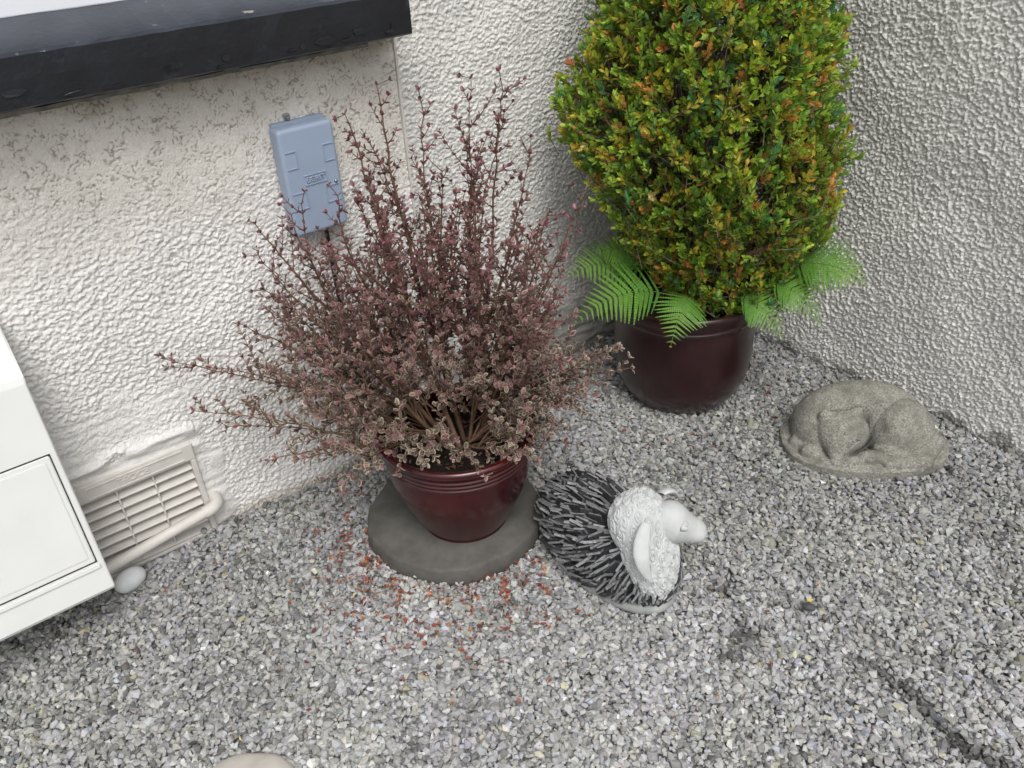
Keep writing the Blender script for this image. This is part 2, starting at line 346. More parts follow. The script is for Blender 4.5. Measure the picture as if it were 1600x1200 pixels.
# ------------------------------------------------------------------ ground: one sheet, then the stones
PX, PY = np.meshgrid(np.linspace(-12, 12, 61), np.linspace(-14, 10, 61), indexing='ij')
mesh_np('ground', np.stack([PX, PY, np.full_like(PX, -.016)], -1).reshape(-1, 3), gridfaces(61, 61), mat('ground_gravel', (.30, .295, .275), rough=.95, var=.5, vscale=110, bump=[(110, 1, .012)]))['kind'] = 'structure'
def in_slab(x, y, pad=0): return np.hypot(x-.845, y-1.452) < .222-pad
SHC = np.array([1.045, 1.125])
def stones():
    tm = []
    for k in range(26):
        bm = bmesh.new()
        for q in range(13):
            v = np.random.default_rng(100*k+q).normal(size=3); v /= np.linalg.norm(v)
            v = np.sign(v)*np.abs(v)**.8*np.array([.5, .39, .30])*(1+.12*np.random.default_rng(k*17+q).normal())
            bm.verts.new(v)
        bmesh.ops.convex_hull(bm, input=bm.verts)
        for v in [v for v in bm.verts if not v.link_faces]: bm.verts.remove(v)
        bmesh.ops.triangulate(bm, faces=bm.faces); bm.verts.index_update()
        tm.append((np.array([v.co[:] for v in bm.verts]), np.array([[v.index for v in f.verts] for f in bm.faces]))); bm.free()
    step = .0086; X0, X1, Y0, Y1 = -.62, 2.176, -.05, 1.898
    nxg, nyg = int((X1-X0)/step), int((Y1-Y0)/step)
    Ps, Ds, Cs = [], [], []
    und = lfield(nxg, nyg, step, .06, 77); tone = lfield(nxg, nyg, step, .11, 78); green = lfield(nxg, nyg, step, .07, 79)
    for lay, (zc, keep) in enumerate(((-.009, 1.0), (-.0015, .93), (.0055, .30))):
        gx, gy = np.meshgrid(np.arange(nxg), np.arange(nyg), indexing='ij')
        x = X0+(gx+rng.uniform(-.15, 1.15, gx.shape))*step; y = Y0+(gy+rng.uniform(-.15, 1.15, gx.shape))*step
        # bare patch and the trodden line
        bp = np.hypot((x-1.11)/.05, (y-.735)/.035); t = np.clip(((x-1.25)*.0+(.56-y))/.34, 0, 1)
        lx = 1.245+.02*np.sin(t*6); ld = np.abs(x-lx)/(.012+.016*t); ld = np.where((y < .57) & (y > .18), ld, 9)
        bp2 = np.hypot((x-1.02)/.05, (y-.33)/.03); bp3 = np.hypot((x-1.19)/.035, (y-.86)/.03)
        gap = np.maximum.reduce([np.exp(-bp**2), np.exp(-ld**2), .6*np.exp(-bp2**2), .7*np.exp(-bp3**2)])
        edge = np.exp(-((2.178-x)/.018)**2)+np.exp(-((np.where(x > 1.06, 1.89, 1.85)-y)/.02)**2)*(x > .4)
        k = rng.random(x.shape) < keep*(1-(lay > 0)*.85*np.clip(gap*1.2, 0, 1)) 
        k &= ~in_slab(x, y, .006) | (lay == 0)
        k &= y < np.where(x > 1.058, 1.896, 1.846)
        k &= ~(((x-.19)/.19 > -1) & (x < .36) & (x > .02) & (y > 1.845))
        z = zc+.0045*und+rng.normal(0, .0022, x.shape)-.004*np.clip(gap, 0, 1)
        d = np.clip(rng.lognormal(math.log(.0134), .26, x.shape), .0065, .023)
        if lay == 2: d *= 1.05
        g = np.clip(.36+.02*tone+rng.normal(0, .085, x.shape), .12, .72)
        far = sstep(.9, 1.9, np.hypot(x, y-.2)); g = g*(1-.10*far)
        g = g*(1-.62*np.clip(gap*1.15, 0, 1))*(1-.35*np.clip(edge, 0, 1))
        tint = np.stack([1+rng.normal(0, .018, x.shape), 1.0+rng.normal(0, .008, x.shape)+.003*green, 0.98+rng.normal(0, .035, x.shape)-.01*green], -1)
        if lay == 0: g = g*.6  # bottom layer coloured darker: settled dirt, plus painted shade in the gaps between stones
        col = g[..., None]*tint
        yl = rng.random(x.shape) < .02; col[yl] *= np.array([1.05, 1.02, .78]); bl = rng.random(x.shape) < .03; col[bl] *= np.array([.95, 1, 1.10])
        dk = rng.random(x.shape) < .02; col[dk] *= .4; wh = rng.random(x.shape) < .018; col[wh] = np.clip(col[wh]*1.5, 0, .75)
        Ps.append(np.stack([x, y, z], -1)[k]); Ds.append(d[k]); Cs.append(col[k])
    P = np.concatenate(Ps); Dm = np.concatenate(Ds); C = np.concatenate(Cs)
    # keep only what this corner of the garden could show
    k = (P[:, 1] > .02-.2*P[:, 0]) ; P, Dm, C = P[k], Dm[k], C[k]
    print('stones', len(P))
    idx = rng.integers(0, len(tm), len(P)); V, F, FC, o = [], [], [], 0
    yaw = rng.uniform(0, 2*np.pi, len(P)); til = rng.normal(0, .38, (len(P), 2))
    cz, sz = np.cos(yaw), np.sin(yaw); R = np.zeros((len(P), 3, 3)); R[:, 0, 0] = cz; R[:, 0, 1] = -sz; R[:, 1, 0] = sz; R[:, 1, 1] = cz; R[:, 2, 2] = 1
    ca, sa = np.cos(til[:, 0]), np.sin(til[:, 0]); A = np.zeros_like(R); A[:, 0, 0] = 1; A[:, 1, 1] = ca; A[:, 1, 2] = -sa; A[:, 2, 1] = sa; A[:, 2, 2] = ca
    cb, sb = np.cos(til[:, 1]), np.sin(til[:, 1]); B = np.zeros_like(R); B[:, 1, 1] = 1; B[:, 0, 0] = cb; B[:, 0, 2] = sb; B[:, 2, 0] = -sb; B[:, 2, 2] = cb
    R = A @ B @ R
    Mx = R*(Dm[:, None, None]*1.12)*1.0
    Mx = Mx*np.ones(3)
    for t, (tv, tf) in enumerate(tm):
        s = idx == t
        v, f = scatter(tv, tf, Mx[s], P[s]); V.append(v); F.append(f+o); o += len(v)
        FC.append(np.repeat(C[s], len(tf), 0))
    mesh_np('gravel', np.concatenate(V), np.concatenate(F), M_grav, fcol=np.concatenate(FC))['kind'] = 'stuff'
    g = bpy.data.objects['gravel']; tag(g, 'loose pale grey gravel chippings covering the ground', 'gravel')
stones()

# fallen leaves
def litter():
    pts, cols = [], []
    def add(x, y, c, s=.013): pts.append((x, y, .0075+rng.uniform(0, .006), s*rng.uniform(.6, 1.25))); cols.append(c)
    for k in range(1700):
        a = rng.uniform(math.radians(130), math.radians(395)); a = rng.normal(math.radians(222), math.radians(62)); r = .222+abs(rng.normal(0, .10))*(1 if rng.random() < .8 else 2)
        x, y = .845+r*math.cos(a), 1.452+r*math.sin(a)
        if y > 1.83 or (abs(x-SHC[0]) < .12 and abs(y-SHC[1]) < .2): continue
        if rng.random() < .55*(1+math.sin(x*60)*math.cos(y*47)): continue
        add(x, y, random.choice([(.33, .095, .035), (.26, .07, .03), (.17, .05, .03), (.38, .15, .06), (.13, .04, .035), (.26, .11, .09)]))
    for k in range(122):
        x, y = rng.uniform(0, 2.1), rng.uniform(.3, 1.8)
        if in_slab(x, y): continue
        add(x, y, random.choice([(.30, .07, .03), (.22, .05, .03), (.40, .16, .06), (.34, .3, .1)]), .0095)
    for k in range(60):
        a = rng.uniform(0, 6.28); r = rng.uniform(.24, .36); x, y = 1.73+r*math.cos(a), 1.5+r*math.sin(a)
        if x < 2.15 and y < 1.86: add(x, y, (.26, .06, .03))
    for x, y in ((1.30, .70), (.33, 1.62), (1.70, .98), (.15, 1.2), (1.62, 1.12), (.25, 1.70), (.30, 1.66)): add(x, y, (.55, .46, .13), .017)
    P = np.array(pts); n = len(P)
    TV = np.array([(0, -.5, 0), (.26, -.12, .10), (.2, .3, .08), (0, .55, .02), (-.2, .3, .10), (-.26, -.12, .06), (0, 0, -.03)])
    TF = np.array([(0, 1, 6), (1, 2, 6), (2, 3, 6), (3, 4, 6), (4, 5, 6), (5, 0, 6)])
    d = rng.normal(size=(n, 3))*np.array([1, 1, .3]); up = rng.normal(size=(n, 3))*.5+np.array([0, 0, 1])
    M_ = frames(d, up)*P[:, 3][:, None, None]
    v, f = scatter(TV, TF, M_, P[:, :3])
    o = mesh_np('fallen_leaves', v, f, M_litter, fcol=np.repeat(np.array(cols), 6, 0)*rng.uniform(.7, 1.2, (n*6, 1)))
    tag(o, 'scattered rust red and orange fallen leaves on the gravel round the slab', 'fallen leaves', kind='stuff')
litter()

# ------------------------------------------------------------------ lathe pots and slab
def lathe(prof, cx, cy, n=96, wob=0):
    an = np.linspace(0, 2*np.pi, n, endpoint=False); P = np.array(prof)
    r = P[:, 0][:, None]*(1+wob*np.sin(3*an+1)[None]); V = np.stack([cx+r*np.cos(an), cy+r*np.sin(an), np.repeat(P[:, 1][:, None], n, 1)], -1).reshape(-1, 3)
    k = len(P); i = np.arange(k-1)[:, None]*n; j = np.arange(n)[None]; j2 = (j+1) % n
    return V, np.stack([i+j, i+j2, i+n+j2, i+n+j], -1).reshape(-1, 4)
def smooth_prof(pts, m=4):
    P = np.array(pts, float); out = []
    for i in range(len(P)-1):
        p0, p1, p2, p3 = P[max(i-1, 0)], P[i], P[i+1], P[min(i+2, len(P)-1)]
        for t in np.arange(m)/m: out.append(.5*((2*p1)+(-p0+p2)*t+(2*p0-5*p1+4*p2-p3)*t*t+(-p0+3*p1-3*p2+p3)*t**3))
    out.append(P[-1]); return out
def dome(cx, cy, R, z0, bulge, seed, n=48):
    g = np.linspace(-1, 1, n); gx, gy = np.meshgrid(g, g, indexing='ij'); rr = np.maximum(abs(gx), abs(gy)); q = np.hypot(gx, gy)+1e-6
    ux, uy = gx*rr/q, gy*rr/q; hN = lfield(n, n, 1, 1.4, seed)
    return np.stack([cx+R*ux, cy+R*uy, z0+bulge*(1-ux**2-uy**2)+.004*hN], -1).reshape(-1, 3), gridfaces(n, n)
# round concrete slab
bm = bmesh.new(); nseg = 120; SC = (.845, 1.452)
prof = [(0, .000), (.221, .000), (.2235, .006), (.2225, .045), (.219, .0505), (.213, .0525), (0, .0535)]
V, F = lathe(prof, *SC, 120)
an = np.arctan2(V[:, 1]-SC[1], V[:, 0]-SC[0]); rr = np.hypot(V[:, 0]-SC[0], V[:, 1]-SC[1])
V[:, :2] += ((V[:, :2]-np.array(SC))*(.012*np.sin(5*an)+.008*np.sin(13*an+2)+.006*np.random.default_rng(3).normal(size=len(V)))[:, None])*(rr > .2)[:, None]
slab = mesh_np('round_slab', V, F, M_slab, smooth=True)
tag(slab, 'round grey concrete slab lying on the gravel under the red pot', 'slab')
slab.data.update()
# red pot
P1 = (.852, 1.412); zb = .054
pot = empty('plant_pot', (P1[0], P1[1], zb), 'glossy oxblood red glazed pot with ridged rim standing on the round slab', 'plant pot')
def shift(pts, z): return [(a, b+z) for a, b in pts]
pr = smooth_prof([(0, 0), (.098, 0), (.106, .004), (.126, .040), (.150, .095), (.167, .145), (.174, .188), (.1755, .212)], 4)
pr += smooth_prof([(.179, .216), (.1815, .2205), (.1785, .225), (.182, .2305), (.179, .236), (.183, .2425), (.180, .248), (.185, .256), (.190, .264), (.1905, .272), (.185, .278), (.176, .276), (.169, .268), (.165, .235), (.163, .19)], 3)
V, F = lathe(shift(pr, zb), *P1, 128); mesh_np('pot_body', V, F, M_potred, pot, smooth=True)
V, F = dome(P1[0], P1[1], .166, zb+.200, .012, 5); mesh_np('potting_soil', V, F, M_soil, pot, smooth=True)
def potlitter(cx, cy, R, z, n, name):
    TV = np.array([(0, -.5, 0), (.26, -.12, .10), (.2, .3, .08), (0, .55, .02), (-.2, .3, .10), (-.26, -.12, .06), (0, 0, -.03)]); TF = np.array([(0, 1, 6), (1, 2, 6), (2, 3, 6), (3, 4, 6), (4, 5, 6), (5, 0, 6)])
    a = rng.uniform(0, 6.28, n); q = R*np.sqrt(rng.random(n)); P = np.stack([cx+q*np.cos(a), cy+q*np.sin(a), np.full(n, z)+rng.uniform(.004, .018, n)], -1)
    v, f = scatter(TV, TF, frames(rng.normal(size=(n, 3))*np.array([1, 1, .3]), rng.normal(size=(n, 3))*.4+np.array([0, 0, 1]))*rng.uniform(.010, .018, n)[:, None, None], P)
    c = np.array([(.13, .05, .035), (.09, .04, .03), (.18, .08, .05), (.22, .12, .07)])[rng.integers(0, 4, n)]
    return v, f, np.repeat(c, 6, 0)
v_, f_, c_ = potlitter(P1[0], P1[1], .15, zb+.205, 130, ''); mesh_np('dry_leaves', v_, f_, M_litter, pot, fcol=c_)
# dark pot
P2 = (1.735, 1.500)
pot2 = empty('plant_pot', (P2[0], P2[1], 0), 'large dark brown glazed pot on the gravel holding the box bush', 'plant pot')
pr = smooth_prof([(0, -.004), (.138, -.004), (.148, 0), (.178, .035), (.202, .085), (.214, .150), (.215, .220), (.2155, .300)], 4)
pr += smooth_prof([(.217, .304), (.2195, .309), (.217, .314), (.219, .325), (.222, .338), (.223, .350), (.218, .358), (.208, .357), (.203, .348), (.200, .31), (.198, .27)], 3)
V, F = lathe([(a*.96, b) for a, b in pr], *P2, 128); mesh_np('pot_body', V, F, M_potdark, pot2, smooth=True)
V, F = dome(P2[0], P2[1], .193, .315, .015, 6); mesh_np('potting_soil', V, F, M_soil, pot2, smooth=True)

# ------------------------------------------------------------------ maroon shrub
def bez(a, b, c, n):
    t = np.linspace(0, 1, n)[:, None]; return (1-t)**2*a+2*t*(1-t)*b+t*t*c
def shrub():
    root = empty('maroon_shrub', (.852, 1.412, .265), 'wispy maroon variegated shrub with cream edged leaves growing in the red pot', 'shrub')
    tips = [(0.817, 1.469, 1.12), (0.961, 1.439, 1.106), (0.996, 1.359, 1.122), (0.838, 1.397, 1.098), (1.045, 1.387, 1.047), (1.044, 1.329, 0.989), (1.115, 1.286, 0.882), (1.064, 1.258, 0.842), (0.724, 1.526, 1.056), (0.789, 1.545, 1.001), (0.632, 1.524, 0.934), (0.654, 1.452, 0.96), (0.609, 1.597, 0.894), (0.55, 1.633, 0.866), (0.515, 1.596, 0.812), (0.491, 1.669, 0.637), (0.537, 1.676, 0.696), (0.332, 1.767, 0.577), (0.364, 1.712, 0.472), (0.429, 1.708, 0.531), (0.502, 1.662, 0.538), (0.452, 1.635, 0.3), (0.394, 1.67, 0.419), (0.51, 1.54, 0.55), (1.228, 1.216, 0.423), (1.236, 1.269, 0.458), (1.134, 1.215, 0.419), (1.056, 1.204, 0.389), (1.049, 1.209, 0.289), (0.947, 1.213, 0.329), (0.645, 1.34, 0.339), (0.594, 1.43, 0.302), (0.863, 1.206, 0.393), (0.794, 1.248, 0.324), (0.696, 1.308, 0.375), (0.551, 1.515, 0.356), (0.746, 1.278, 0.41), (1.082, 1.306, 0.651), (1.091, 1.359, 0.708), (1.067, 1.315, 0.539), (1.15,1.24,.46), (1.10,1.27,.42), (1.18,1.25,.40), (1.05,1.30,.45), (1.0,1.25,.36), (1.20,1.26,.44), (1.08,1.22,.36), (1.02,1.33,.50), (.58,1.56,.40), (.62,1.50,.36), (.55,1.62,.46), (.98,1.33,.60), (1.04,1.36,.62), (.86,1.33,.62), (.80,1.36,.58), (.92,1.32,.60), (.84,1.38,.72), (.90,1.35,.50), (.78,1.33,.48), (.87,1.45,.60), (.83,1.42,.55), (.95,1.38,.66)]
    tips = [np.array(t) for t in tips]; side_ = np.array([.852, -.524, 0]); nrm = np.array([.524, .852, 0])
    th = np.radians([-100, -91, -65, -52, -33, -13, -5, 9, 15, 25, 34, 42, 60, 71, 85, 100]); rm = np.array([.30, .42, .54, .54, .62, .72, .76, .76, .70, .62, .48, .40, .40, .42, .34, .26])
    for k in range(122):
        a = np.radians(rng.uniform(-88, 82)) if k > 62 else np.radians(rng.uniform(-55, 48)); R = np.interp(a, th, rm)*rng.uniform(.5, .96)
        dd = rng.uniform(-1, 1)*.26*math.sqrt(max(.05, 1-(R/.85)**2))
        t = np.array([.860, 1.425, .29])+side_*R*math.sin(a)+np.array([0, 0, 1])*max(R*math.cos(a), .02)+nrm*dd
        if t[2] < .62 and dd < .02 and rng.random() < .5: continue
        t[1] = min(t[1], 1.81); tips.append(t)
    paths, LP, LD, LU, LS, LT = [], [], [], [], [], []
    base0 = np.array([.852, 1.412, .26])
    def leafpair(p, d, s, twist, tone):
        d = d/np.linalg.norm(d); a = np.cross(d, [.3, .2, 1]); a /= np.linalg.norm(a)+1e-9; b = np.cross(d, a)
        for q in (0, 1):
            an = twist+q*math.pi; o_ = math.cos(an)*a+math.sin(an)*b
            ld = o_*.8+d*rng.uniform(.35, .9); LP.append(p); LD.append(ld); LU.append(d*1.0+rng.normal(size=3)*.25+np.array([0, 0, .35])-o_*.3); LS.append(s*rng.uniform(.75, 1.2)); LT.append(tone+rng.normal(0, .08))
    mains = []
    order = list(rng.permutation(53))+list(range(53, len(tips)))
    for ti in order:
        T = tips[ti]
        b0 = base0+np.array([rng.normal(0, .022), rng.normal(0, .022), 0]); off_r = 1
        if len(mains) >= 15:
            sc_ = [np.linalg.norm(((T-base0)/np.linalg.norm(T-base0))-((m[-1]-base0)/np.linalg.norm(m[-1]-base0)))+rng.uniform(0, .25) for m in mains]
            m = mains[int(np.argmin(sc_))]; fr = rng.uniform(.15, .5)*min(1, np.linalg.norm(T-base0)/np.linalg.norm(m[-1]-base0)); b0 = m[int(fr*(len(m)-1))].copy(); off_r = .55
        L = np.linalg.norm(T-b0)
        hf = rng.uniform(.38, .66) if T[2] > .5 else .45
        L_b = L; mid = b0+(T-b0)*np.array([hf, hf, .50 if T[2] > .5 else .45])+np.array([0, 0, .02*L if T[2] > .5 else .14*L])+rng.normal(size=3)*.03
        if T[2] < .5: mid[2] = max(mid[2], .33)
        n = max(8, int(L/.02)); P = bez(b0, mid, T, n); P[1:-1] += np.cumsum(rng.normal(0, .0026, (n-2, 3)), 0)*np.linspace(0, 1, n-2)[:, None]
        r0 = .0052*(.6+L)*rng.uniform(.6, 1.2)*off_r
        if len(mains) < 15: mains.append(P)
        paths.append((P, np.linspace(r0, .0009, n)))
        height_t = np.clip((T[2]-.35)/.6, 0, 1); rad_out = L
        T_ = P[1:]-P[:-1]
        # leaves on the outer part of the branch
        dist = np.concatenate([[0], np.cumsum(np.linalg.norm(T_, axis=1))]); tot = dist[-1]
        q = tot*.45; tw = rng.uniform(0, 6)
        while q < tot:
            i = min(np.searchsorted(dist, q), n-1); d = P[min(i, n-1)]-P[max(i-1, 0)]
            leafpair(P[i], d, .0135 if q < tot-.03 else .0105, tw, height_t*.7+.3*(q/tot)); tw += math.pi/2; q += rng.uniform(.012, .022)
        for e in range(3): leafpair(P[-1], P[-1]-P[-2], .0085, tw+e, height_t*.7+.3)
        q = tot*(.30 if off_r == 1 else .12)+rng.uniform(0, .03)
        while q < tot*.93:
            i = min(max(np.searchsorted(dist, q), 1), n-1); d = P[i]-P[i-1]; d /= np.linalg.norm(d)
            sl = rng.choice([rng.uniform(.03, .09), rng.uniform(.09, .19)], p=[.72, .28])*(1.1-.8*q/tot); rr = rng.normal(size=3); o_ = rr-d*(rr@d); o_ /= np.linalg.norm(o_)
            e = P[i]+(d*.65+o_*.8+np.array([0, 0, .24]))*sl
            if e[1] > 1.825: e[1] = 1.825
            m_ = P[i]+(d*.3+o_*.55)*sl*.6; k = max(4, int(sl/.012)); Q = bez(P[i], m_, e, k)
            paths.append((Q, np.linspace(.0015, .0006, k)))
            qq = .008; qd = np.concatenate([[0], np.cumsum(np.linalg.norm(Q[1:]-Q[:-1], axis=1))]); tw2 = rng.uniform(0, 6)
            while qq < qd[-1]:
                j = min(max(np.searchsorted(qd, qq), 1), k-1)
                pp = Q[j-1]+(Q[j]-Q[j-1])*((qq-qd[j-1])/(qd[j]-qd[j-1]+1e-9))
                leafpair(pp, Q[j]-Q[j-1], .0132, tw2, height_t*.65+.35*(q/tot)-.1); tw2 += math.pi/2; qq += rng.uniform(.012, .020)
            leafpair(Q[-1], Q[-1]-Q[-2], .0085, tw2, height_t*.65+.35*(q/tot)+.1)
            q += rng.uniform(.020, .054)
    LP, LD, LU, LS, LT = map(np.array, (LP, LD, LU, LS, LT)); n = len(LP); print('shrub leaves', n)
    LS = LS*(1.34-.50*np.clip(LT, 0, 1))
    an = np.linspace(0, 2*np.pi, 9)[:-1]
    inner = np.stack([0.19*np.sin(an), .5-.37*np.cos(an), .03*np.abs(np.sin(an))], -1); outer = np.stack([0.30*np.sin(an), .5-.5*np.cos(an), .09*np.abs(np.sin(an))], -1)
    TV = np.concatenate([[[0, .5, 0]], inner, outer]); TF = []
    TF += [(0, 1+i, 1+(i+1) % 8) for i in range(8)]
    for i in range(8): a, b, c_, d_ = 1+i, 1+(i+1) % 8, 9+(i+1) % 8, 9+i; TF += [(a, d_, c_), (a, c_, b)]
    TF = np.array(TF)
    Mx = frames(LD, LU)*LS[:, None, None]; v, f = scatter(TV, TF, Mx, LP)
    u = rng.random(n); t = np.clip(LT+rng.normal(0, .12, n), 0, 1)[:, None]
    green = np.array([.145, .115, .095]); mar = np.array([.150, .048, .060]); cin = green*(1-t)+mar*t
    pk = (u < .08)[:, None]; cin = np.where(pk, np.array([.27, .09, .12]), cin); cin *= rng.uniform(.65, 1.35, (n, 1))
    mt = np.clip(1.15-1.15*t, 0, 1)*rng.uniform(.55, 1, (n, 1)); cream = np.array([.56, .50, .36]); pinkm = np.array([.42, .20, .22]); cout = cin*(1-mt)+cream*mt
    cout = np.where(((u > .1) & (u < .32))[:, None], cin*.4+pinkm*.6, cout)
    cin = cin*1.12; FC = np.concatenate([np.repeat(cin[:, None], 8, 1), np.repeat(cout[:, None], 16, 1)], 1).reshape(-1, 3)
    mesh_np('foliage', v, f, M_leaf, root, fcol=FC)
    v, f = tube_np(paths, 5); mesh_np('stems', v, f, M_twig, root, smooth=True)
shrub()

# ------------------------------------------------------------------ box bush
def boxbush():
    root = empty('box_bush', (P2[0], P2[1], .32), 'tall egg shaped box bush with green, yellow and orange leaves in the dark pot', 'bush')
    sd_ = np.array([.655, -.755, 0]); fw_ = np.array([.755, .655, 0])
    zs = np.array([.33, .38, .46, .55, .65, .82, .98, 1.14, 1.35, 1.6, 1.8, 1.92]); rs = np.array([.12, .18, .215, .25, .295, .345, .320, .283, .24, .165, .08, .0]); off = np.array([.10, .12, .10, .085, .07, .015, .025, .03, .02, .01, 0, 0])
    N = 9300
    # sample heights by surface
    zz = rng.uniform(.36, 1.9, N*3); w_ = np.interp(zz, zs, rs)/.38; zz = zz[rng.random(len(zz)) < w_][:N]; N = len(zz)
    a = rng.uniform(0, 2*np.pi, N); R = np.interp(zz, zs, rs)
    lump = 1+.09*np.sin(3*a+5*zz)+.08*np.sin(7*a-11*zz+1)+.05*np.sin(13*a+23*zz)+rng.normal(0, .025, N)
    depth = np.abs(rng.normal(0, .12, N)); stick = (rng.random(N) < .10)*rng.uniform(0, .13, N)
    r = R*lump*(1-depth)+stick*R
    # holes: drop sprigs where a clump noise is low
    cn = np.sin(a*5+zz*9)*np.sin(a*3-zz*17+2)+.6*np.sin(a*11+zz*31)
    keep = (cn > np.where(zz > .98, -1.1, -.85)) | (depth > .25)
    o_ = np.interp(zz, zs, off); dirx = np.cos(a)[:, None]*sd_+np.sin(a)[:, None]*fw_
    P = np.array([P2[0], P2[1], 0])+sd_*o_[:, None]+dirx*r[:, None]; P[:, 2] = zz
    stk = stick[keep]; P = P[keep]; dirx = dirx[keep]; zz = zz[keep]; a = a[keep]; depth = depth[keep]
    P[:, 0] = np.minimum(P[:, 0], 2.150); P[:, 1] = np.minimum(P[:, 1], 1.872)
    N = len(P)
    D_ = dirx*rng.uniform(.4, 1.1, (N, 1))+np.array([0, 0, 1])*rng.uniform(.15, 1.2, (N, 1))+rng.normal(size=(N, 3))*.38
    D_ /= np.linalg.norm(D_, axis=1)[:, None]
    ln = rng.uniform(.028, .060, N)
    # leaves in opposite pairs up each sprig
    LP, LD, LU, LS, LI, LT_ = [], [], [], [], [], []
    A_ = np.cross(D_, rng.normal(size=(N, 3))); A_ /= np.linalg.norm(A_, axis=1)[:, None]; B_ = np.cross(D_, A_)
    npair = 5
    for k in range(npair):
        t = (k+.4)/npair; ang = (k % 2)*math.pi/2
        o = math.cos(ang)*A_+math.sin(ang)*B_
        for sgn in (1, -1):
            oo = o*sgn; LP.append(P+D_*(ln*(t-1))[:, None]); LD.append(oo*(1.05-.75*t)+D_*(.55+.6*t)+rng.normal(size=(N, 3))*.12); LU.append(D_-oo*.3+rng.normal(size=(N, 3))*.15)
            LS.append(.0215*(1-.25*abs(t-.5)*2)*rng.uniform(.75, 1.15, N)); LI.append(np.arange(N)); LT_.append(np.full(N, t))
    LP, LD, LU, LS, LI, LT_ = map(np.concatenate, (LP, LD, LU, LS, LI, LT_)); n = len(LP); print('box leaves', n)
    TV = np.array([(0, 0, 0), (0, .5, -.02), (0, 1, .03), (.20, .30, .06), (.25, .66, .08), (-.20, .30, .06), (-.25, .66, .08)])
    TF = np.array([(0, 3, 1), (3, 4, 1), (1, 4, 2), (0, 1, 5), (5, 1, 6), (1, 2, 6)])
    Mx = frames(LD, LU)*LS[:, None, None]; v, f = scatter(TV, TF, Mx, LP)
    pal = np.array([[.215, .305, .036], [.135, .235, .036], [.075, .155, .028], [.070, .185, .065], [.31, .28, .035], [.40, .20, .05], [.40, .15, .07], [.50, .39, .17]])
    pr_ = np.array([.42, .29, .07, .045, .13, .035, .010, .006]); clump = np.sin(a*4+zz*13)+np.sin(a*9-zz*21+3)
    sc = rng.choice(len(pal), N, p=pr_/pr_.sum()); sw = (rng.random(N) < np.clip(clump*.22, 0, .4)); sc[sw] = rng.choice([0, 0, 4, 4, 5], sw.sum())
    base_c = pal[sc]; col = base_c[LI]
    rnd = rng.random(n); orange = rnd < .05; col = np.where(orange[:, None], pal[rng.choice([5, 6, 4], n)], col)
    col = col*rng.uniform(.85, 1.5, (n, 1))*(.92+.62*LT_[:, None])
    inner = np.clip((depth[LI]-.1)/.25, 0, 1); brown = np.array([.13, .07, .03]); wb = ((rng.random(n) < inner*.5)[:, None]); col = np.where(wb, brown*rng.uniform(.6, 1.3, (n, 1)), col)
    # one bleached dead sprig group on the front
    dp = np.minimum(np.linalg.norm(P-np.array([1.50, 1.215, 1.03]), axis=1), np.linalg.norm(P-np.array([1.42, 1.27, 1.02]), axis=1)) < .038; col = np.where(dp[LI][:, None], np.array([.50, .42, .22])*rng.uniform(.8, 1.1, (n, 1)), col)
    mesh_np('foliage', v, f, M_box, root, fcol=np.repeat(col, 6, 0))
    paths = []
    for k in range(N):
        if k % 2 == 0 or stk[k] > .02: paths.append((np.stack([P[k]-D_[k]*ln[k]*1.8-dirx[k]*stk[k]*.5, P[k]-D_[k]*ln[k]*.5, P[k]]), np.array([.0014, .001, .0006])))
    b0 = np.array([P2[0], P2[1], .32])
    for k in range(95):
        i = rng.integers(0, N); e = P[i]-dirx[i]*.05; s = b0+np.append(rng.normal(0, .035, 2), 0)
        m_ = b0+(e-b0)*np.array([.25, .25, .6]); Q = bez(s, m_, e, 16); Q += np.cumsum(rng.normal(0, .005, Q.shape), 0)
        paths.append((Q, np.linspace(.006, .0018, 16)))
    v, f = tube_np(paths, 5); mesh_np('stems', v, f, M_twig2, root, smooth=True)
boxbush()

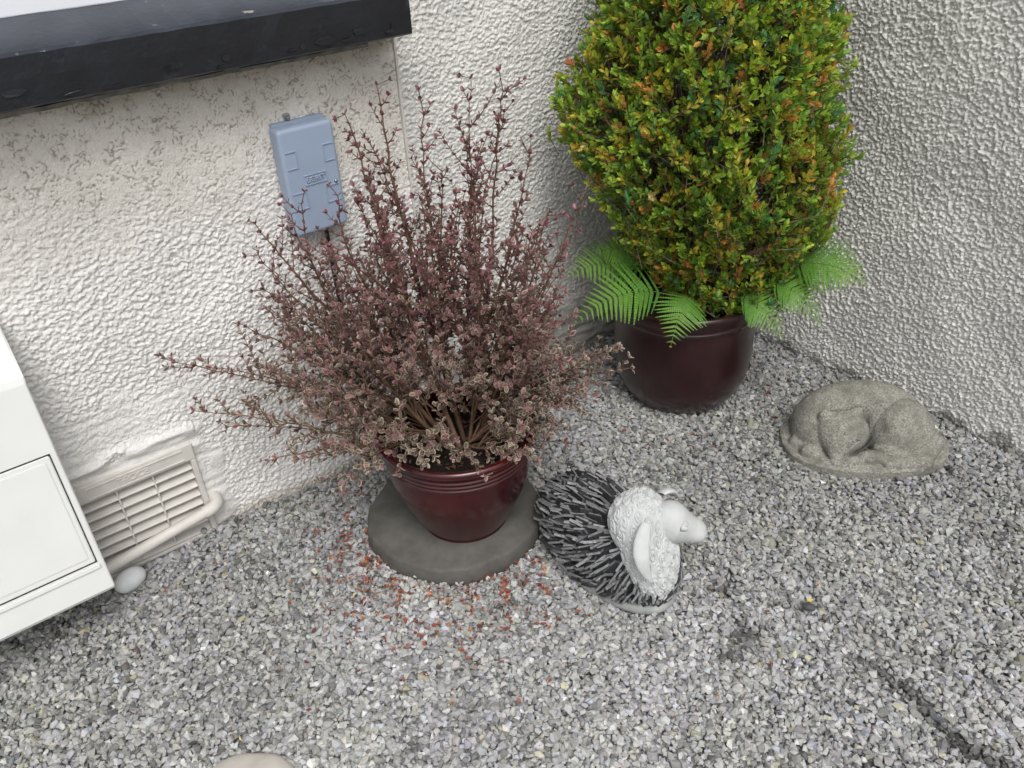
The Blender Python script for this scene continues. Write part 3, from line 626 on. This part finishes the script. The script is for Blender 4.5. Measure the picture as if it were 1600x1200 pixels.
# ------------------------------------------------------------------ ferns in the dark pot
def frond(root, base, tip, arch, width, npin=22, hue=0, roll=0):
    base, tip = np.array(base), np.array(tip); mid = (base+tip)/2+np.array([0, 0, arch]); n = 60
    R = bez(base, mid, tip, n); T = np.gradient(R, axis=0); T /= np.linalg.norm(T, axis=1)[:, None]
    up0 = np.array([0, 0, 1.])+np.array([-.55, -.6, 0])*.8
    Sd = np.cross(T, up0); Sd /= np.linalg.norm(Sd, axis=1)[:, None]; U = np.cross(Sd, T)
    ca, sa = math.cos(roll), math.sin(roll); Sd, U = Sd*ca+U*sa, U*ca-Sd*sa
    V, F, C, o = [], [], [], 0
    g0 = np.array([.20, .37, .04]); g1 = np.array([.085, .25, .05])
    for k in range(npin):
        u = .16+.83*(k/(npin-1))**.93; env = min(1, ((u-.02)/.35)**.6)*(1-u)**.82*1.35+.012; Lp = width*env
        i = min(int(u*(n-1)), n-1)
        for s in (1, -1):
            p0 = R[i]; d = Sd[i]*s*.93+T[i]*.42+U[i]*rng.uniform(-.05, .10); d /= np.linalg.norm(d); f_ = np.cross(U[i], d); f_ *= np.sign(f_@T[i])
            L_ = Lp*rng.uniform(.92, 1.05); wd = max(.062*L_*(1+.5*u), .0020); m = 13; droop = -.10*L_
            for j in range(m):
                t0, t1 = j/m, (j+.86)/m; cw = wd*(1-.85*((j+.5)/m)**1.6)
                c0 = p0+d*L_*t0+U[i]*droop*t0**2; c1 = p0+d*L_*t1+U[i]*droop*t1**2
                for ss in (1, -1):
                    fo = f_*ss*cw; sh = d*cw*.45
                    q = [c0, c1, c1+fo*.82+sh, c0+fo+sh]
                    V += q; F.append((o, o+1, o+2, o+3) if ss*s > 0 else (o+3, o+2, o+1, o)); o += 4
                    tt = u*.75+.25*rng.random(); C.append((g1*(1-tt)+g0*tt)*rng.uniform(.85, 1.12))
    V = np.array(V); F = np.array(F)
    fo = mesh_np('frond', V, F, M_fern, root, fcol=np.array(C))
    v, f = tube_np([(R, np.linspace(.0016, .0006, n))], 5); 
    m = mesh_np('rachis', v, f, M_twigg, None, smooth=True); m.parent = fo; m.location = -Vector(root.location)
M_twigg = mat('fern_stalk', (.10, .17, .04), rough=.5)
fern = empty('fern', (1.66, 1.41, .33), 'light green fern fronds fanning over the rim of the dark pot, under the box bush', 'fern')
frond(fern, (1.66, 1.56, .40), (1.37, 1.61, .476), .08, .118, 17)
frond(fern, (1.60, 1.43, .40), (1.317, 1.518, .388), .10, .118, 17)
frond(fern, (1.61, 1.37, .42), (1.485, 1.325, .327), .08, .095, 15)
frond(fern, (1.70, 1.30, .41), (1.735, 1.150, .325), .08, .085, 16)
frond(fern, (1.76, 1.25, .45), (1.800, 1.085, .370), .08, .085, 16)
frond(fern, (1.82, 1.24, .48), (1.869, 1.020, .490), .07, .115, 17)
frond(fern, (1.62, 1.53, .43), (1.47, 1.60, .52), .07, .10, 15)

# ------------------------------------------------------------------ star-shaped modelling for the ornaments
def ell(p, c, r, R=None):
    q = p-np.array(c)
    if R is not None: q = q @ R
    k = np.linalg.norm(q/np.array(r), axis=-1); k2 = np.linalg.norm(q/np.array(r)**2, axis=-1)+1e-9
    return k*(k-1)/k2
def cap(p, a, b, ra, rb):
    a, b = np.array(a, float), np.array(b, float); ba = b-a; t = np.clip(((p-a)@ba)/(ba@ba), 0, 1)
    return np.linalg.norm(p-a-t[..., None]*ba, axis=-1)-(ra+(rb-ra)*t)
def smin(a, b, k):
    h = np.clip(.5+.5*(b-a)/k, 0, 1); return b*(1-h)+a*h-k*h*(1-h)
def rotz(a): c, s = math.cos(a), math.sin(a); return np.array([[c, -s, 0], [s, c, 0], [0, 0, 1]])
def star(sdf, c, rmax, nu=300, nv=150, vmin=-math.pi/2, pole=(0, 0, 1)):
    """surface of sdf seen from c; returns V, F, directions"""
    th = np.linspace(0, 2*np.pi, nu, endpoint=False); ph = np.linspace(vmin, math.pi/2, nv)
    TH, PH = np.meshgrid(th, ph, indexing='ij')
    Dd = np.stack([np.cos(PH)*np.cos(TH), np.cos(PH)*np.sin(TH), np.sin(PH)], -1)
    pole = np.array(pole, float); pole /= np.linalg.norm(pole)
    if abs(pole[2]) < .999:
        a = np.cross([0, 0, 1], pole); a /= np.linalg.norm(a); b = np.cross(pole, a); Dd = Dd @ np.stack([a, b, pole])
    c = np.array(c); hi = np.full(TH.shape, rmax); prev = sdf(c+Dd*rmax); done = np.zeros(TH.shape, bool); lo = np.zeros(TH.shape)
    for r in np.linspace(rmax, .0, 90)[1:]:
        s = sdf(c+Dd*r); hit = (s < 0) & ~done; lo[hit] = r; hi[hit] = r+rmax/89; done |= hit
    for _ in range(9):
        m = (lo+hi)/2; s = sdf(c+Dd*m[..., None]); ins = s < 0; lo = np.where(ins, m, lo); hi = np.where(ins, hi, m)
    V = c+Dd*((lo+hi)/2)[..., None]
    nu_, nv_ = TH.shape; i = np.arange(nu_)[:, None]; j = np.arange(nv_-1)[None]; i2 = (i+1) % nu_
    F = np.stack([i*nv_+j, i2*nv_+j, i2*nv_+j+1, i*nv_+j+1], -1).reshape(-1, 4)
    return V.reshape(-1, 3), F, Dd.reshape(-1, 3)

# sleeping cat
def cat():
    O = np.array([1.895, .965, 0]); u = np.array([.741, -.671, 0]); v = np.array([.671, .741, 0]); B = np.stack([u, v, [0, 0, 1]])
    root = empty('cat_ornament', tuple(O), 'grey cast stone ornament of a cat curled up asleep beside the right wall', 'garden ornament')
    def sdf(p):
        x, y, z = p[..., 0], p[..., 1], p[..., 2]
        q = (np.abs(x/.212)**2.4+np.abs((y+.012)/.140)**2.4)**(1/2.4)
        basep = np.maximum((q-1)*.13, np.abs(z-.010)-.015)-.006
        back = ell(p, (-.005, .050, .050), (.180, .086, .128))
        sh = ell(p, (-.118, .008, .045), (.075, .090, .085))
        hip = ell(p, (.094, -.008, .045), (.092, .088, .108))
        body = smin(smin(back, sh, .014), hip, .004)
        head = smin(ell(p, (-.074, -.046, .082), (.072, .060, .062)), cap(p, (-.090, -.090, .060), (-.102, -.122, .038), .034, .015), .022)
        head = smin(head, ell(p, (-.122, -.034, .126), (.017, .011, .020)), .016)
        head = smin(head, ell(p, (-.034, -.022, .132), (.016, .011, .019)), .018)
        leg = cap(p, (.045, -.080, .042), (.115, -.128, .026), .020, .020)
        leg = smin(leg, cap(p, (.02, -.072, .048), (.05, -.08, .042), .012, .020), .012)
        paw = ell(p, (-.004, -.108, .042), (.042, .019, .021)); paw2 = ell(p, (-.158, -.078, .036), (.027, .024, .020))
        paw3 = ell(p, (-.052, -.122, .038), (.028, .016, .017))
        tail = smin(cap(p, (.180, -.045, .046), (.128, -.122, .040), .024, .020), cap(p, (.128, -.122, .040), (.035, -.130, .034), .020, .014), .010)
        tail = smin(tail, cap(p, (-.025, -.140, .028), (-.125, -.120, .028), .011, .013), .004)
        s = smin(basep, body, .004); s = -smin(-s, cap(p, (.020, -.10, .07), (.014, -.01, .150), .010, .016), .014); s = smin(s, head, .0025); s = smin(s, leg, .005); s = smin(s, paw, .004); s = smin(s, paw2, .005); s = smin(s, paw3, .005); s = smin(s, tail, .004)
        s = smin(s, cap(p, (-.185, -.03, .03), (-.13, -.11, .022), .022, .02), .008)
        # closed-eye line and neck fold cut in
        cut = cap(p, (-.046, -.099, .090), (-.074, -.110, .078), .0046, .0046); s = np.maximum(s, -cut)
        return s
    V, F, _ = star(sdf, (0, -.03, .012), .30, 420, 240, vmin=-.30)
    V = V @ B+O; V += rng.normal(0, .0004, V.shape)
    mesh_np('carved_body', V, F, M_catstone, root, smooth=True)
cat()

# slate-backed sheep
def sheep():
    O = np.array([1.052, 1.105, 0]); root = empty('sheep_ornament', tuple(O), 'sheep ornament with dark slate chip fleece and white curly head, beside the slab', 'garden ornament')
    hd = rotz(math.radians(-4))
    mu = np.array([.16, .46, .87]); mu /= np.linalg.norm(mu); mf = np.array([.35, -.85, .40]); mf -= mu*(mf@mu); mf /= np.linalg.norm(mf); MB = np.stack([np.cross(mf, mu), mf, mu], 1)
    cB = np.array([0, 0, .075])
    def body(p):
        return np.maximum(ell(p, (.0, .0, .075), (.112, .210, .098)), -(p[..., 2]+.004))
    V, F, _ = star(body, (0, 0, .06), .3, 96, 64, vmin=-math.pi/2)
    mesh_np('core', V @ hd.T+O, F, M_gap, root, smooth=True)
    # plinth rim
    an = np.linspace(0, 2*np.pi, 96, endpoint=False); prof = [(0, 0), (1.0, 0), (1.03, .012), (1.02, .026), (.9, .036), (.6, .04)]
    Vr = np.concatenate([np.stack([.110*r*np.cos(an), .211*r*np.sin(an), np.full(96, z)], -1) for r, z in prof])
    i = np.arange(len(prof)-1)[:, None]*96; j = np.arange(96)[None]; j2 = (j+1) % 96
    mesh_np('base_rim', Vr @ hd.T+O, np.stack([i+j, i+j2, i+96+j2, i+96+j], -1).reshape(-1, 4), M_rim, root, smooth=True)
    # slate chips: thin slips bedded on edge, lying back from the mane
    vs, fs, cs, o = [], [], [], 0
    front = np.array([.025, -.12, .13]); k = 0
    pts = []
    ga = math.pi*(3-math.sqrt(5))
    for i_ in range(980):
        zc = 1-2*(i_+.5)/980
        r_ = math.sqrt(1-zc*zc); d = np.array([r_*math.cos(ga*i_), r_*math.sin(ga*i_), zc])
        nrm = d/np.array([.112, .210, .098]); nrm /= np.linalg.norm(nrm)
        p = np.array([.112, .210, .098])*d+np.array([0, 0, .075])
        if p[2] < .028: continue
        pw = p @ hd.T+O-np.array([1.052, .965, .144])
        if np.linalg.norm((pw @ MB)/np.array([.066, .07, .108])) < 1: continue
        pts.append((p, nrm))
    for p, nrm in pts:
        away = p-front; away -= nrm*(away@nrm); away /= np.linalg.norm(away)+1e-6
        away = away+rng.normal(size=3)*.15; away -= nrm*(away@nrm); away /= np.linalg.norm(away)
        thick = np.cross(nrm, away)
        L = rng.uniform(.024, .042); th_ = rng.uniform(.0026, .0048); H = rng.uniform(.015, .023); tip = nrm*.80+thick*rng.choice([-1, 1])*rng.uniform(.15, .75); tip /= np.linalg.norm(tip)
        tn = np.cross(away, tip)
        c_ = p-nrm*.004+rng.normal(size=3)*.0012
        lift = rng.uniform(-.1, .45)
        crn = []
        for a_ in (-.5, .5):
            for h_ in (0, 1):
                for t_ in (-.5, .5):
                    hh = H*h_*(1+lift*(a_+.5)+rng.uniform(-.08, .08))
                    crn.append(c_+away*a_*L*(1 if h_ else 1.1)+tip*hh+tn*t_*th_*2*(1-.25*h_))
        vs += crn; q = [(0, 1, 3, 2), (4, 6, 7, 5), (0, 4, 5, 1), (2, 3, 7, 6), (0, 2, 6, 4), (1, 5, 7, 3)]
        fs += [tuple(o+x for x in f) for f in q]; o += 8
        g = rng.uniform(.018, .05); gl = rng.uniform(.13, .30); dk = np.array([g, g*1.03, g*1.1]); lt = np.array([gl, gl*1.02, gl*1.05])
        cs += [lt*.6, lt*.6, dk, lt, dk, dk*1.3]
    V = np.array(vs); mesh_np('slate_fleece', V @ hd.T+O, np.array(fs), M_slate, root, fcol=np.array(cs))
    # mane: egg-shaped, curls in relief. World-space frame facing right/front
    u0 = np.array([.16, .46, .87]); u0 /= np.linalg.norm(u0); f0 = np.array([.35, -.85, .40]); f0 -= u0*(f0@u0); f0 /= np.linalg.norm(f0); r0 = np.cross(f0, u0); B = np.stack([r0, f0, u0], 1)   # columns
    mc = np.array([1.052, .965, .144])
    MR = np.array([.080, .056, .130])
    def mane(p): return smin(ell(p, mc, MR, B), ell(p, mc+B @ np.array([.012, -.012, .060]), (.068, .062, .068), B), .02)
    V, F, Dd = star(mane, mc, .2, 560, 300)
    R0 = V-mc; nl = R0/np.linalg.norm(R0, axis=1)[:, None]; Q = nl @ B
    ga_ = math.pi*(3-math.sqrt(5)); NC = 140; ii = np.arange(NC); cz_ = 1-2*(ii+.5)/NC; cr = np.sqrt(1-cz_**2); CD = np.stack([cr*np.cos(ga_*ii), cr*np.sin(ga_*ii), cz_], -1)
    CD += np.random.default_rng(5).normal(0, .03, CD.shape); CD /= np.linalg.norm(CD, axis=1)[:, None]
    # curls are laid out on the ellipsoid scaled back to a sphere
    Qs = Q*np.linalg.norm(R0, axis=1)[:, None]/MR; Qs /= np.linalg.norm(Qs, axis=1)[:, None]
    dots = Qs @ CD.T; best = dots.argmax(1); CB = CD[best]
    dl = (Qs-CB)*.088; rr = np.linalg.norm(dl, axis=1)
    e1 = np.cross(CB, [0.2, .1, 1.]); e1 /= np.linalg.norm(e1, axis=1)[:, None]; e2 = np.cross(CB, e1); th_ = np.arctan2((dl*e2).sum(1), (dl*e1).sum(1))
    hand = np.where(best % 2 == 0, 1, -1); phase = best*1.7
    hgt = (.5+.5*np.cos(2*np.pi*rr/.0074-hand*th_-phase))*np.clip(2.3-rr/.0072, 0, 1)
    V = V+nl*(.0048*hgt-.001)[:, None]
    mesh_np('mane', V, F, M_white, root, smooth=True)
    # face
    hc = np.array([1.098, .955, .200]); fd = np.array([.78, -.58, -.26]); fd /= np.linalg.norm(fd); rs = np.cross(fd, [0, 0, 1]); rs /= np.linalg.norm(rs); us = np.cross(rs, fd); HB = np.stack([rs, fd, us], 1)
    def L2W(x, y, z): return hc+HB @ np.array([x, y, z])
    def face(p):
        s = ell(p, L2W(0, 0, .002), (.038, .040, .040), HB)
        s = smin(s, cap(p, L2W(0, .012, -.010), L2W(0, .058, -.018), .046, .031), .02)
        s = smin(s, ell(p, L2W(0, .078, -.020), (.026, .016, .020), HB), .012)
        for sg in (-1, 1):
            e = ell(p, L2W(sg*.0375, .026, .014), (.006, .0085, .006), HB); s = smin(s, e, .003)
            s = np.maximum(s, -cap(p, L2W(sg*.010, .0895, -.009), L2W(sg*.013, .0915, -.006), .0018, .0018))
            # incised eye ring
            q = (p-L2W(sg*.0375, .026, .014)) @ HB; ring = np.abs(np.hypot(q[..., 1], q[..., 2])-.0098)-.0009; s = np.maximum(s, -np.maximum(ring, np.abs(q[..., 0])-.014))
        s = np.maximum(s, -cap(p, L2W(-.014, .084, -.022), L2W(.014, .084, -.022), .0016, .0016))
        return s
    V, F, _ = star(face, L2W(0, .025, -.003), .13, 260, 150, pole=fd); mesh_np('head', V, F, M_white, root, smooth=True)
    # ears
    for sg, drop in ((1, 1), (-1, 0)):
        if sg == 1:   # near ear, long and drooping on the viewer's side
            a0, a1, a2 = (1.014, .941, .247), (.940, .906, .215), (.977, .880, .140)
        else:
            a0, a1, a2 = (1.120, 1.000, .232), (1.150, 1.005, .238), (1.165, .985, .205)
        Q_ = bez(np.array(a0), np.array(a1), np.array(a2), 18); t = np.linspace(0, 1, 18); wdt = .004+.0145*np.sin(np.pi*np.clip(t*.9+.12, 0, 1))**.8*(1-t**4*.8); wdt[-1] = .002
        T = np.gradient(Q_, axis=0); T /= np.linalg.norm(T, axis=1)[:, None]; outn = np.array([-.45, -.62, .6]) if sg == 1 else np.array([.6, .3, .6]); wd_ = np.cross(T, outn); wd_ /= np.linalg.norm(wd_, axis=1)[:, None]; nn = np.cross(wd_, T)
        m = 20; aa = np.linspace(0, 2*np.pi, m, endpoint=False)
        V = (Q_[:, None]+wdt[:, None, None]*np.cos(aa)[None, :, None]*wd_[:, None]+(wdt*.42)[:, None, None]*np.sin(aa)[None, :, None]*nn[:, None]).reshape(-1, 3)
        i = np.arange(17)[:, None]*m; j = np.arange(m)[None]; j2 = (j+1) % m; Fq = np.stack([i+j, i+j2, i+m+j2, i+m+j], -1).reshape(-1, 4)
        mesh_np('ear', V, [Fq, np.array([list(range(17*m, 18*m))])], M_white, root, smooth=True)
sheep()

# ------------------------------------------------------------------ meter cabinet, left
cab = empty('meter_cabinet', (-.2, 1.85, .15), 'white plastic meter cabinet with sloping front, fixed low on the cream wall at left', 'meter cabinet')
def yf(z): return 1.625+(z-.155)*(1.738-1.625)/(.640-.155)      # sloping front plane
xl, xr = -.52, .071
bm = bmesh.new()
prism_x(bm, [(1.865, .155), (yf(.155)+.004, .150), (yf(.158), .158), (yf(.632), .632), (yf(.645)+.003, .645), (1.80, .738), (1.865, .755)], xl, xr)
es = [e for e in bm.edges if abs(e.verts[0].co.x-e.verts[1].co.x) < 1e-6]
bmesh.ops.bevel(bm, geom=es, offset=.006, segments=3, affect='EDGES', profile=.6)
bm_obj('cabinet_body', bm, M_grp, cab)
def slope_box(bm, x0, x1, z0, z1, out0, out1, bev=0):
    vs = []
    for x in (x0, x1):
        for o_ in (out0, out1):
            for z in (z0, z1): vs.append(bm.verts.new((x, yf(z)-o_, z)))
    fs = [(0,1,3,2), (4,6,7,5), (0,4,5,1), (2,3,7,6), (0,2,6,4), (1,5,7,3)]
    ff = [bm.faces.new([vs[i] for i in f]) for f in fs]
    if bev: bmesh.ops.bevel(bm, geom=list({e for f in ff for e in f.edges}), offset=bev, segments=2, affect='EDGES')
bm = bmesh.new(); slope_box(bm, -.46, .0575, .226, .484, -.01, .0012); bm_obj('door_gap', bm, M_gap, cab)
bm = bmesh.new(); slope_box(bm, -.458, .0548, .229, .4815, -.008, .0035, .002); slope_box(bm, -.445, .044, .243, .471, .0032, .0055, .002)
bm_obj('door', bm, M_grp, cab)
bm = bmesh.new(); slope_box(bm, -.47, .060, .212, .2225, .0, .0048, .0015); bm_obj('door_lip', bm, M_grp, cab)

# cream pipe crossing the vent
pts = [(.03, 1.808, .060), (.15, 1.808, .073), (.28, 1.808, .090), (.345, 1.808, .099)]
arc = [(.345+.022*math.sin(a), 1.808+.022*(1-math.cos(a)), .099+.004*math.sin(a)) for a in np.linspace(0, math.pi/2, 8)[1:]]
pipe = empty('waste_pipe', (.3, 1.808, .09), 'cream painted pipe crossing the louvred air vent and bending into the wall', 'pipe')
V, F = tube_np([(np.array([pts[0], pts[1], pts[2], pts[3]]), .0140)], 20); mesh_np('straight_pipe', V, F, M_cream, pipe, smooth=True)
V, F = tube_np([(np.array([(.325, 1.808, .0963), (.345, 1.808, .099)]+arc+[(.367, 1.88, .103)]), .0165)], 20); mesh_np('elbow', V, F, M_cream, pipe, smooth=True)
pipe2 = None

# blue-grey box on the wall
bx = empty('junction_box', (.775, 1.85, .73), 'blue grey plastic utility box screwed to the cream wall behind the maroon shrub', 'utility box')
bm = bmesh.new(); box(bm, (.708, 1.800, .728), (.845, 1.848, .978), .009, 4); bm_obj('cover', bm, M_bluegrey, bx, smooth=False)
bm = bmesh.new(); box(bm, (.714, 1.835, .722), (.839, 1.853, .984)); bm_obj('back_plate', bm, M_bluegrey, bx)
def rect_ridge(x0, x1, z0, z1, e=.0022, t=.0018, side=0):
    bm = bmesh.new()
    box(bm, (x0, 1.800-e, z1-t), (x1, 1.8005, z1)); box(bm, (x0, 1.800-e, z0), (x1, 1.8005, z0+t))
    xs = x1 if side == 0 else x0+t
    box(bm, (xs-t, 1.800-e, z0+t+.0001), (xs, 1.8005, z1-t-.0001))
    bm_obj('moulded_panel', bm, M_bluegrey, bx)
rect_ridge(.7175, .744, .888, .928); rect_ridge(.809, .8355, .888, .928, side=1); rect_ridge(.7175, .752, .792, .832); rect_ridge(.80, .8355, .792, .832, side=1); rect_ridge(.752, .808, .844, .868)
text_mesh('embossed_letters', 'BGRIT', .017, .0022, Matrix.Translation(Vector((.780, 1.7995, .856))-Vector(bx.location)) @ RX, M_bluegrey, bx)
bm = bmesh.new(); bmesh.ops.create_uvsphere(bm, u_segments=16, v_segments=10, radius=.0042); bmesh.ops.translate(bm, verts=bm.verts, vec=(.8285, 1.7985, .838)); bm_obj('screw', bm, M_metal, bx, smooth=True)
bm = bmesh.new(); box(bm, (.750, 1.841, .9845), (.764, 1.852, .999), .002); box(bm, (.7535, 1.836, .986), (.7605, 1.8405, .994), .0015); bm_obj('bracket', bm, M_metal, bx)
cb = np.array([(.80, 1.838, .73), (.801, 1.840, .60), (.803, 1.838, .45), (.806, 1.838, .3), (.808, 1.838, .12), (.81, 1.838, -.01)])
V, F = tube_np([(cb, .0055)], 10); o = mesh_np('cable', V, F, M_black, smooth=True); tag(o, 'black cable running down the cream wall below the blue grey box', 'cable')

# pebbles
def pebble(loc, r, rot, material, label, seed):
    bm = bmesh.new(); bmesh.ops.create_icosphere(bm, subdivisions=4, radius=1)
    R = Matrix.Rotation(rot, 3, 'Z'); rg = np.random.default_rng(seed); k = rg.normal(size=(4, 3))
    for v in bm.verts:
        n = v.co.copy(); f = 1+.05*sum(math.sin(2.2*n.dot(Vector(q))+i) for i, q in enumerate(k))/2
        v.co = R @ Vector((n.x*r[0]*f, n.y*r[1]*f, n.z*r[2]*f))
    me = bpy.data.meshes.new('pebble'); bm.to_mesh(me); bm.free(); me.materials.append(material)
    for p in me.polygons: p.use_smooth = True
    o = bpy.data.objects.new('pebble', me); COL.objects.link(o); o.location = loc
    return tag(o, label, 'stone')
pebble((.112, 1.79, .018), (.040, .030, .026), .2, M_pebble, 'smooth white pebble on the gravel below the vent, against the cabinet', 1)
pebble((.128, 1.112, .010), (.085, .055, .014), -.65, mat('buff_stone', (.45, .42, .38), rough=.8, var=.1, vscale=30, bump=[(90, .3, .001)]), 'flat buff stone sunk in the gravel at the bottom edge of the picture', 2)
pebble((1.285, .690, .010), (.015, .010, .008), -.9, mat('dark_stone', (.06, .065, .065), rough=.7), 'small dark charcoal stone alone on the pale gravel, right of the sheep', 3)
print('done', len(bpy.data.objects))
